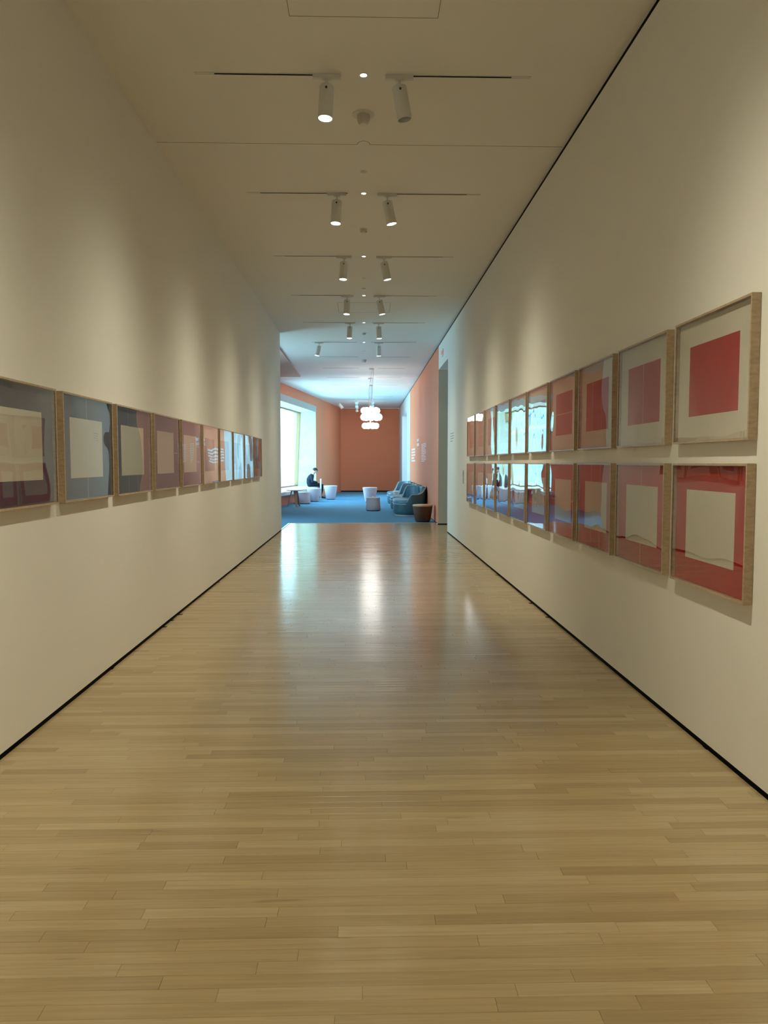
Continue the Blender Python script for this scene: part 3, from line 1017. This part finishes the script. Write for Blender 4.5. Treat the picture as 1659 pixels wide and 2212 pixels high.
def sofa(label, x, y, rz, a=0.40, r=0.44):
    t = empty('tub_sofa', (x, y, 0), rz)
    tag(t, label, 'sofa', 'teal tub sofas along the salmon wall')
    def ring(rr, z): return [(px, py, z) for px, py in stadium(rr, a)]
    MB().rings([ring(r - 0.05, 0.0), ring(r - 0.05, 0.03), ring(r - 0.06, 0.03)]).build('plinth', M_PIPE, t)
    MB().rings([ring(r - 0.05, 0.028), ring(r - 0.022, 0.05), ring(r - 0.012, 0.15), ring(r - 0.012, 0.315)]).build('base', M_TEAL, t, smooth=True, angle=60)
    MB().rings([ring(r - 0.016, 0.317), ring(r - 0.004, 0.335), ring(r - 0.004, 0.41), ring(r - 0.02, 0.435), ring(r - 0.07, 0.447), ring(r - 0.2, 0.45)]).build('seat_cushion', M_TEAL2, t, smooth=True, angle=60)
    MB().tube([(px, py, 0.322) for px, py in stadium(r - 0.004, a)], 0.009, 6, closed=True).build('seat_piping', M_PIPE, t)
    # back shell path
    path = []
    for k in range(25):
        t_ = -math.pi / 2 - 0.25 + (math.pi / 2 + 0.25) * k / 24
        path.append((math.cos(t_), math.sin(t_), -a, k / 24))
    for k in range(1, 8):
        path.append((1, 0, -a + 2 * a * k / 8, 1.0))
    for k in range(25):
        t_ = (math.pi / 2 + 0.55) * k / 24
        path.append((math.cos(t_), math.sin(t_), a, 1 - k / 24))
    def ss(q):
        q = min(1, max(0, q))
        return q * q * (3 - 2 * q)
    def hz(s, near):
        if near:            # low arm on the near end, then up to the back
            return 0.38 + 0.21 * ss(s / 0.20) + 0.205 * ss((s - 0.40) / 0.60)
        return 0.38 + 0.415 * ss(s / 0.30)
    secs, rim = [], []
    for cx_, cy_, off, s in path:
        z = hz(s, off < 0)
        ro, ri = r + 0.012 + 0.03 * (z - 0.4), r - 0.10 + 0.05 * (z - 0.4)
        def P(rr, zz): return (rr * cx_, off + rr * cy_, zz)
        secs.append([P(r - 0.02, 0.06), P(r + 0.008, 0.10), P(ro, z - 0.03), P(ro - 0.012, z - 0.006), P((ro + ri) / 2, z), P(ri + 0.012, z - 0.006), P(ri, z - 0.03), P(r - 0.06, 0.36), P(r - 0.04, 0.06)])
        rim.append(P(ro - 0.004, z - 0.004))
    n = len(secs)
    cuts = [0, n // 2 - 7, n // 2 + 8, n - 1]
    for c0, c1 in zip(cuts[:-1], cuts[1:]):
        bp_ = MB().rings(secs[c0:c1 + 1])
        for q in range((c1 - c0) * 9):           # window sheen on the inner faces put into a lighter leather colour
            if q % 9 in (5, 6):
                bp_.m[q] = 1
        bp_.build('back_panel', [M_TEAL, M_TEAL2], t, smooth=True, angle=50)
    for c in cuts[1:-1]:
        MB().tube([Vector(secs[c][q]) + Vector((-0.003, 0, 0.003)) for q in (7, 6, 5, 4, 3)], 0.010, 6).build('back_seam', M_GLIDE, t)
    MB().tube(rim, 0.010, 6).build('back_piping', M_PIPE, t)
    return t


sofa('teal leather tub sofa with pale piping, nearest to the brown side table', 1.25, 21.75, 0.0)
sofa('teal leather tub sofa in the middle of the three', 1.25, 24.02, 0.0)
sofa('teal leather tub sofa farthest along the salmon wall', 1.25, 27.05, 0.0)

# ------------------------------------------------------------------ seated person
M_SKIN = mat('skin', (0.62, 0.40, 0.31), 0.55)
M_HAIR = mat('dark_hair', (0.018, 0.015, 0.014), 0.6, bump=0.8, bscale=300)
M_KNIT = mat('navy_knit', (0.020, 0.030, 0.048), 0.85, 0.1, bump=0.5, bscale=500)
M_TROU = mat('dark_trousers', (0.012, 0.016, 0.026), 0.85, 0.1)
M_SHOE = mat('black_shoe', (0.010, 0.010, 0.011), 0.45)
M_SHIRT = mat('white_collar', (0.80, 0.80, 0.78), 0.8)


def limb(m, pts, seg=14):
    """tapering limb through pts = [(x, y, z, r_side, r_depth)], closed with rounded ends"""
    P = [Vector(p[:3]) for p in pts]
    R_ = [(p[3], p[4] if len(p) > 4 else p[3]) for p in pts]
    d0, d1 = (P[1] - P[0]).normalized(), (P[-1] - P[-2]).normalized()
    P = [P[0] - d0 * R_[0][0] * 0.5] + P + [P[-1] + d1 * R_[-1][0] * 0.5]
    R_ = [(R_[0][0] * 0.6, R_[0][1] * 0.6)] + R_ + [(R_[-1][0] * 0.6, R_[-1][1] * 0.6)]
    rings_ = []
    for i, p in enumerate(P):
        a, b = P[max(0, i - 1)], P[min(len(P) - 1, i + 1)]
        d = (b - a).normalized()
        side = Vector((0, 1, 0)) - d * d.y
        if side.length < 0.2:
            side = Vector((0, 0, 1)) - d * d.z
        side.normalize()
        dep = d.cross(side)
        rings_.append([p + side * math.cos(t_) * R_[i][0] + dep * math.sin(t_) * R_[i][1] for t_ in [2 * math.pi * q / seg for q in range(seg)]])
    m.rings(rings_)
    return m


def soft_mesh(name, m, material, parent, voxel):
    """fuse overlapping limbs into ONE continuous surface"""
    o = m.build(name, material, parent)
    rm = o.modifiers.new('fuse', 'REMESH')
    rm.mode = 'VOXEL'
    rm.voxel_size = voxel
    sm = o.modifiers.new('smooth', 'SMOOTH')
    sm.factor = 0.5
    sm.iterations = 5
    dg = bpy.context.evaluated_depsgraph_get()
    dg.update()
    me2 = bpy.data.meshes.new_from_object(o.evaluated_get(dg))
    me2.name = name
    old = o.data
    o.modifiers.clear()
    o.data = me2
    bpy.data.meshes.remove(old)
    me2.materials.clear()
    me2.materials.append(material)
    for p in me2.polygons:
        p.use_smooth = True
    return o


per = empty('person', (-2.19, 31.62, 0), math.radians(6))
tag(per, 'person in dark navy sweater seated on the window bench, head bowed over lap', 'person')
S = SEAT
J = {  # joints, forward = +x, left/right = +-y
    'pelvis': (0.0, 0, S + 0.115), 'spine': (-0.035, 0, S + 0.23), 'chest': (0.0, 0, S + 0.38), 'yoke': (0.055, 0, S + 0.475),
    'neck': (0.105, 0, S + 0.545), 'jaw': (0.160, 0, S + 0.585), 'head': (0.178, 0, S + 0.665), 'crown': (0.195, 0, S + 0.74)}
for s, k in ((1, 'l'), (-1, 'r')):
    J['sh' + k] = (0.05, s * 0.165, S + 0.445)
    J['el' + k] = (0.055, s * 0.225, S + 0.215)
    J['wr' + k] = (0.265, s * 0.105, S + 0.185)
    J['hip' + k] = (0.03, s * 0.09, S + 0.10)
    J['kn' + k] = (0.46, s * 0.12, S + 0.055)
    J['an' + k] = (0.385, s * 0.13, 0.085)
    J['toe' + k] = (0.53, s * 0.15, 0.035)
hx, hy, hz_ = J['head']


def ball(cx_, cy_, cz_, rx, ry, rz_, ry_tilt=0.0, cut=None, m=None):
    vs_, fs_ = [], []
    nu, nv = 20, 12
    for i in range(nv + 1):
        ph = -math.pi / 2 + math.pi * i / nv
        for k in range(nu):
            th_ = 2 * math.pi * k / nu
            c_ = max(math.cos(ph), 0.02)
            v = Vector((rx * c_ * math.cos(th_), ry * c_ * math.sin(th_), rz_ * math.sin(ph)))
            if cut is not None:
                v = cut(v)
            v.rotate(Matrix.Rotation(ry_tilt, 3, 'Y'))
            vs_.append(v + Vector((cx_, cy_, cz_)))
    for i in range(nv):
        for k in range(nu):
            k2 = (k + 1) % nu
            fs_.append((i * nu + k, i * nu + k2, (i + 1) * nu + k2, (i + 1) * nu + k))
    fs_.append(tuple(reversed(range(nu))))
    fs_.append(tuple(nv * nu + k for k in range(nu)))
    return (m or MB()).add(vs_, fs_)


def jv(k, r, r2=None):
    return (*J[k], r, r2 if r2 else r)


SPINE = [(-0.015, 0, S + 0.06), (-0.055, 0, S + 0.18), (-0.05, 0, S + 0.30), (0.0, 0, S + 0.41), (0.045, 0, S + 0.475)]
# body: torso, neck, head, arms, hands, legs and feet fused into one surface
m = MB()
limb(m, [(*SPINE[0], 0.13, 0.09), (*SPINE[1], 0.125, 0.085), (*SPINE[2], 0.135, 0.09), (*SPINE[3], 0.14, 0.085), (*SPINE[4], 0.09, 0.06)])
limb(m, [(0.04, 0, S + 0.47, 0.058), jv('neck', 0.054), (0.150, 0, S + 0.615, 0.055)])
ball(hx, 0, hz_ + 0.012, 0.100, 0.080, 0.098, 0.55, m=m)              # skull
limb(m, [(hx + 0.005, 0, hz_ - 0.02, 0.064), (hx + 0.035, 0, hz_ - 0.072, 0.052), (hx + 0.050, 0, hz_ - 0.096, 0.036)])   # face and chin
limb(m, [(hx + 0.078, 0, hz_ + 0.002, 0.010), (hx + 0.098, 0, hz_ - 0.044, 0.016)], 10)                                 # nose
for s_, k in ((1, 'l'), (-1, 'r')):
    limb(m, [(0.03, s_ * 0.10, S + 0.45, 0.06), jv('sh' + k, 0.056), jv('el' + k, 0.040), jv('wr' + k, 0.026)])
    limb(m, [(0.0, s_ * 0.08, S + 0.10, 0.085), jv('kn' + k, 0.056), (J['kn' + k][0] - 0.03, J['kn' + k][1], S - 0.10, 0.055), jv('an' + k, 0.036)])
    limb(m, [(J['an' + k][0], J['an' + k][1], 0.06, 0.034), jv('toe' + k, 0.03, 0.022)])
    w_ = Vector(J['wr' + k])
    fwd = Vector((0.86, -s_ * 0.42, -0.28)).normalized()
    sid = Vector((0.42, s_ * 0.9, 0)).normalized()
    palm = w_ + fwd * 0.055
    limb(m, [(*w_, 0.024, 0.020), (*palm, 0.036, 0.016), (*(w_ + fwd * 0.088), 0.036, 0.013)])
    for j, (off, ln) in enumerate(((-0.028, 0.066), (-0.010, 0.078), (0.009, 0.074), (0.027, 0.056))):
        a = w_ + fwd * 0.088 + sid * off
        b_ = a + fwd * ln * 0.5 + Vector((0, 0, -0.010))
        c_ = b_ + fwd * ln * 0.32 + Vector((0, 0, -0.026))
        limb(m, [(*a, 0.0088), (*b_, 0.0082), (*c_, 0.0070)], 8)
    a = w_ + fwd * 0.022 - sid * 0.022
    limb(m, [(*a, 0.013), (*(a + fwd * 0.032 - sid * 0.022 + Vector((0, 0, -0.006))), 0.010), (*(a + fwd * 0.058 - sid * 0.026 + Vector((0, 0, -0.016))), 0.008)], 8)
soft_mesh('body', m, M_SKIN, per, 0.0055)
# sweater
m = MB()
limb(m, [(*SPINE[0][:2], S + 0.075, 0.160, 0.128), (*SPINE[1], 0.158, 0.122), (*SPINE[2], 0.166, 0.124), (*SPINE[3], 0.168, 0.112), (*SPINE[4], 0.115, 0.082), (0.075, 0, S + 0.515, 0.074, 0.066)], 20)
for s_, k in ((1, 'l'), (-1, 'r')):
    a, b_ = Vector(J['el' + k]), Vector(J['wr' + k])
    limb(m, [(0.03, s_ * 0.09, S + 0.44, 0.082), jv('sh' + k, 0.080), (0.045, s_ * 0.205, S + 0.33, 0.066), jv('el' + k, 0.058), (*(a + (b_ - a) * 0.5), 0.050), (*(a + (b_ - a) * 0.93), 0.036)])
soft_mesh('sweater', m, M_KNIT, per, 0.010)
# trousers
m = MB()
limb(m, [(-0.02, 0, S + 0.13, 0.155, 0.125), (-0.01, 0, S + 0.085, 0.165, 0.11)], 20)
for s_, k in ((1, 'l'), (-1, 'r')):
    kx, ky, kz = J['kn' + k]
    limb(m, [(-0.02, s_ * 0.085, S + 0.105, 0.100), (0.20, s_ * 0.105, S + 0.090, 0.086), (kx, ky, kz, 0.070), (kx - 0.025, ky, S - 0.12, 0.066), (J['an' + k][0], J['an' + k][1], 0.115, 0.056)])
soft_mesh('trousers', m, M_TROU, per, 0.010)
for s_, k in ((1, 'l'), (-1, 'r')):
    x_, y_ = J['an' + k][0], J['an' + k][1]
    m = MB()
    limb(m, [(x_ - 0.045, y_, 0.050, 0.040, 0.044), (x_ + 0.03, y_, 0.056, 0.046, 0.052), (x_ + 0.12, y_ + s_ * 0.02, 0.040, 0.047, 0.036), (x_ + 0.19, y_ + s_ * 0.03, 0.032, 0.040, 0.027)])
    soft_mesh('shoe', m, M_SHOE, per, 0.008)
# hair cap, ear, glasses, collar
def haircut(v):
    lim = 0.0 if v.x < 0.0 else 0.035 + 0.5 * v.x      # hairline rises over the face
    if v.z < lim - 0.03:
        v = Vector((v.x * 0.80, v.y * 0.80, max(v.z, -0.055)))
    return v


ball(hx - 0.002, 0, hz_ + 0.018, 0.108, 0.088, 0.104, 0.55, haircut).build('hair', M_HAIR, per, smooth=True, angle=80)
for s in (-1, 1):
    ball(hx - 0.005, s * 0.078, hz_ - 0.016, 0.017, 0.008, 0.027, 0.5).build('ear', M_SKIN, per, smooth=True, angle=80)
ball(hx + 0.082, 0, hz_ - 0.080, 0.012, 0.024, 0.006, 0.6).build('mouth', mat('lips', (0.42, 0.19, 0.16), 0.5), per, smooth=True, angle=80)
for s in (-1, 1):
    ball(hx + 0.083, s * 0.034, hz_ - 0.012, 0.010, 0.015, 0.010, 0.5).build('eye', M_SHOE, per, smooth=True, angle=80)
    gl_ = [(hx + 0.100 + 0.012 * math.sin(a), s * 0.036 + 0.026 * math.cos(a), hz_ - 0.014 + 0.020 * math.sin(a)) for a in [2 * math.pi * q / 14 for q in range(14)]]
    MB().tube(gl_, 0.003, 6, closed=True).build('glasses_rim', M_SHOE, per)
    MB().tube([(hx + 0.098, s * 0.062, hz_ - 0.008), (hx - 0.005, s * 0.084, hz_ + 0.012)], 0.003, 6).build('glasses_arm', M_SHOE, per)
cn = Vector(J['neck'])
MB().tube([(cn.x - 0.018 + 0.058 * math.cos(a), 0.058 * math.sin(a), cn.z - 0.022 - 0.030 * math.cos(a)) for a in [2 * math.pi * q / 20 for q in range(20)]], 0.016, 8, closed=True).build('collar', M_SHIRT, per, smooth=True)

# ------------------------------------------------------------------ wall lettering, plates, exit sign
M_VINYL = mat('white_vinyl', (0.85, 0.85, 0.85), 0.5)
M_VGREY = mat('grey_vinyl', (0.34, 0.34, 0.33), 0.5)


def text_block(label, y0, y1, ztop, zbot, lines, th, material, seed, x=XR):
    """rows of small raised word strokes, too far away to read"""
    t = empty('wall_text', (x, y0, zbot))
    tag(t, label, 'lettering')
    r_ = random.Random(seed)
    for k in range(lines):
        z = (ztop - zbot) * (1 - (k + 0.5) / lines)
        m = MB()
        yy = y1 - y0
        end = r_.uniform(0.0, 0.35) * (y1 - y0) if k % 4 == 3 else 0.0
        while yy > end + 0.02:
            wd = min(r_.uniform(0.03, 0.16) * max(1.0, th * 22), yy - end)
            m.box(-0.0015, 0.0, yy - wd, yy, z - th / 2, z + th / 2)
            yy -= wd + th * 0.8
        m.build('text_line', material, t)
    return t


text_block('large white lettering high on the salmon wall, between the text blocks', 24.5, 25.4, 2.26, 1.97, 2, 0.09, M_VINYL, 1)
text_block('white lettering with broad top line on the salmon wall, farthest block', 26.3, 28.2, 1.98, 1.48, 5, 0.055, M_VINYL, 2)
text_block('faint white paragraph of small text on the salmon wall, nearest block', 21.7, 23.4, 2.03, 1.48, 12, 0.016, M_VINYL, 3)
text_block('small grey lettering at the far end of the right corridor wall', 14.95, 15.55, 2.06, 1.86, 4, 0.018, M_VGREY, 4)
t = empty('wall_card', (XR, 13.4, 1.09))
tag(t, 'small grey label card on the right wall beyond the last prints', 'label card')
MB().box(-0.006, 0.0, 0, 0.14, 0, 0.235).build('card', M_GREY, t)
MB().box(-0.0075, -0.006, 0.015, 0.125, 0.13, 0.21).build('card_text', mat('card_print', (0.38, 0.38, 0.37), 0.7), t)
# door handle plate and switch beside the far doorway
t = empty('wall_switch', (XR, 37.4, 1.12))
tag(t, 'small dark and white switch plate beside the far doorway', 'switch')
MB().box(-0.012, 0, 0, 0.10, 0, 0.16).build('plate', M_WHITE, t)
MB().box(-0.020, -0.012, 0.03, 0.07, 0.04, 0.12).build('rocker', M_GLIDE, t)
# exit sign above the right opening
t = empty('exit_sign', (XR, 17.15, 3.88))
tag(t, 'small exit sign with red letters above the right opening', 'sign')
MB().box(-0.018, 0.0, -0.15, 0.15, -0.075, 0.075).build('panel', M_WALL, t)
M_EXIT = mat('red_exit_letters', (0.7, 0.04, 0.06), 0.5, emit=(1.0, 0.10, 0.14), estr=0.6)
cu = bpy.data.curves.new('letters', 'FONT')
cu.body = 'EXIT'
cu.size = 0.12
cu.extrude = 0.002
cu.align_x = 'CENTER'
cu.align_y = 'CENTER'
tmp = bpy.data.objects.new('letters', cu)
COL.objects.link(tmp)
dg = bpy.context.evaluated_depsgraph_get()
dg.update()
lm = bpy.data.meshes.new_from_object(tmp.evaluated_get(dg))
bpy.data.objects.remove(tmp)
lm.name = 'letters'
lm.materials.clear()
lm.materials.append(M_EXIT)
lo = bpy.data.objects.new('letters', lm)
COL.objects.link(lo)
lo.parent = t
lo.matrix_local = Matrix.Translation((-0.019, 0, 0)) @ Matrix.Rotation(math.radians(-90), 4, 'Z') @ Matrix.Rotation(math.radians(90), 4, 'X')

# ------------------------------------------------------------------ office block across the street, seen only as a reflection in the glazing
M_BGLASS = mat('blue_facade_glass', (0.05, 0.22, 0.40), 0.25, 0.5)
M_BFRAME = mat('pale_facade_frame', (0.42, 0.52, 0.56), 0.6)
blk = empty('office_block', (-16.0, 44.0, -6.0))
tag(blk, 'low blue glass office block outside, mirrored in the red prints', 'building')
MB().box(-8.0, 0.0, 0.0, 60.0, 0.0, 15.5).build('facade_wall', M_BFRAME, blk)
pane0 = None
for i in range(15):
    for j in range(4):
        if pane0 is None:
            pane0 = MB().box(0.0, 0.06, 0.15, 3.85, 0.2, 3.6).build('window_pane', M_BGLASS, blk)
            p_ = pane0
        else:
            p_ = child(pane0, blk)
        p_.location = (0, i * 4.0, j * 3.8)
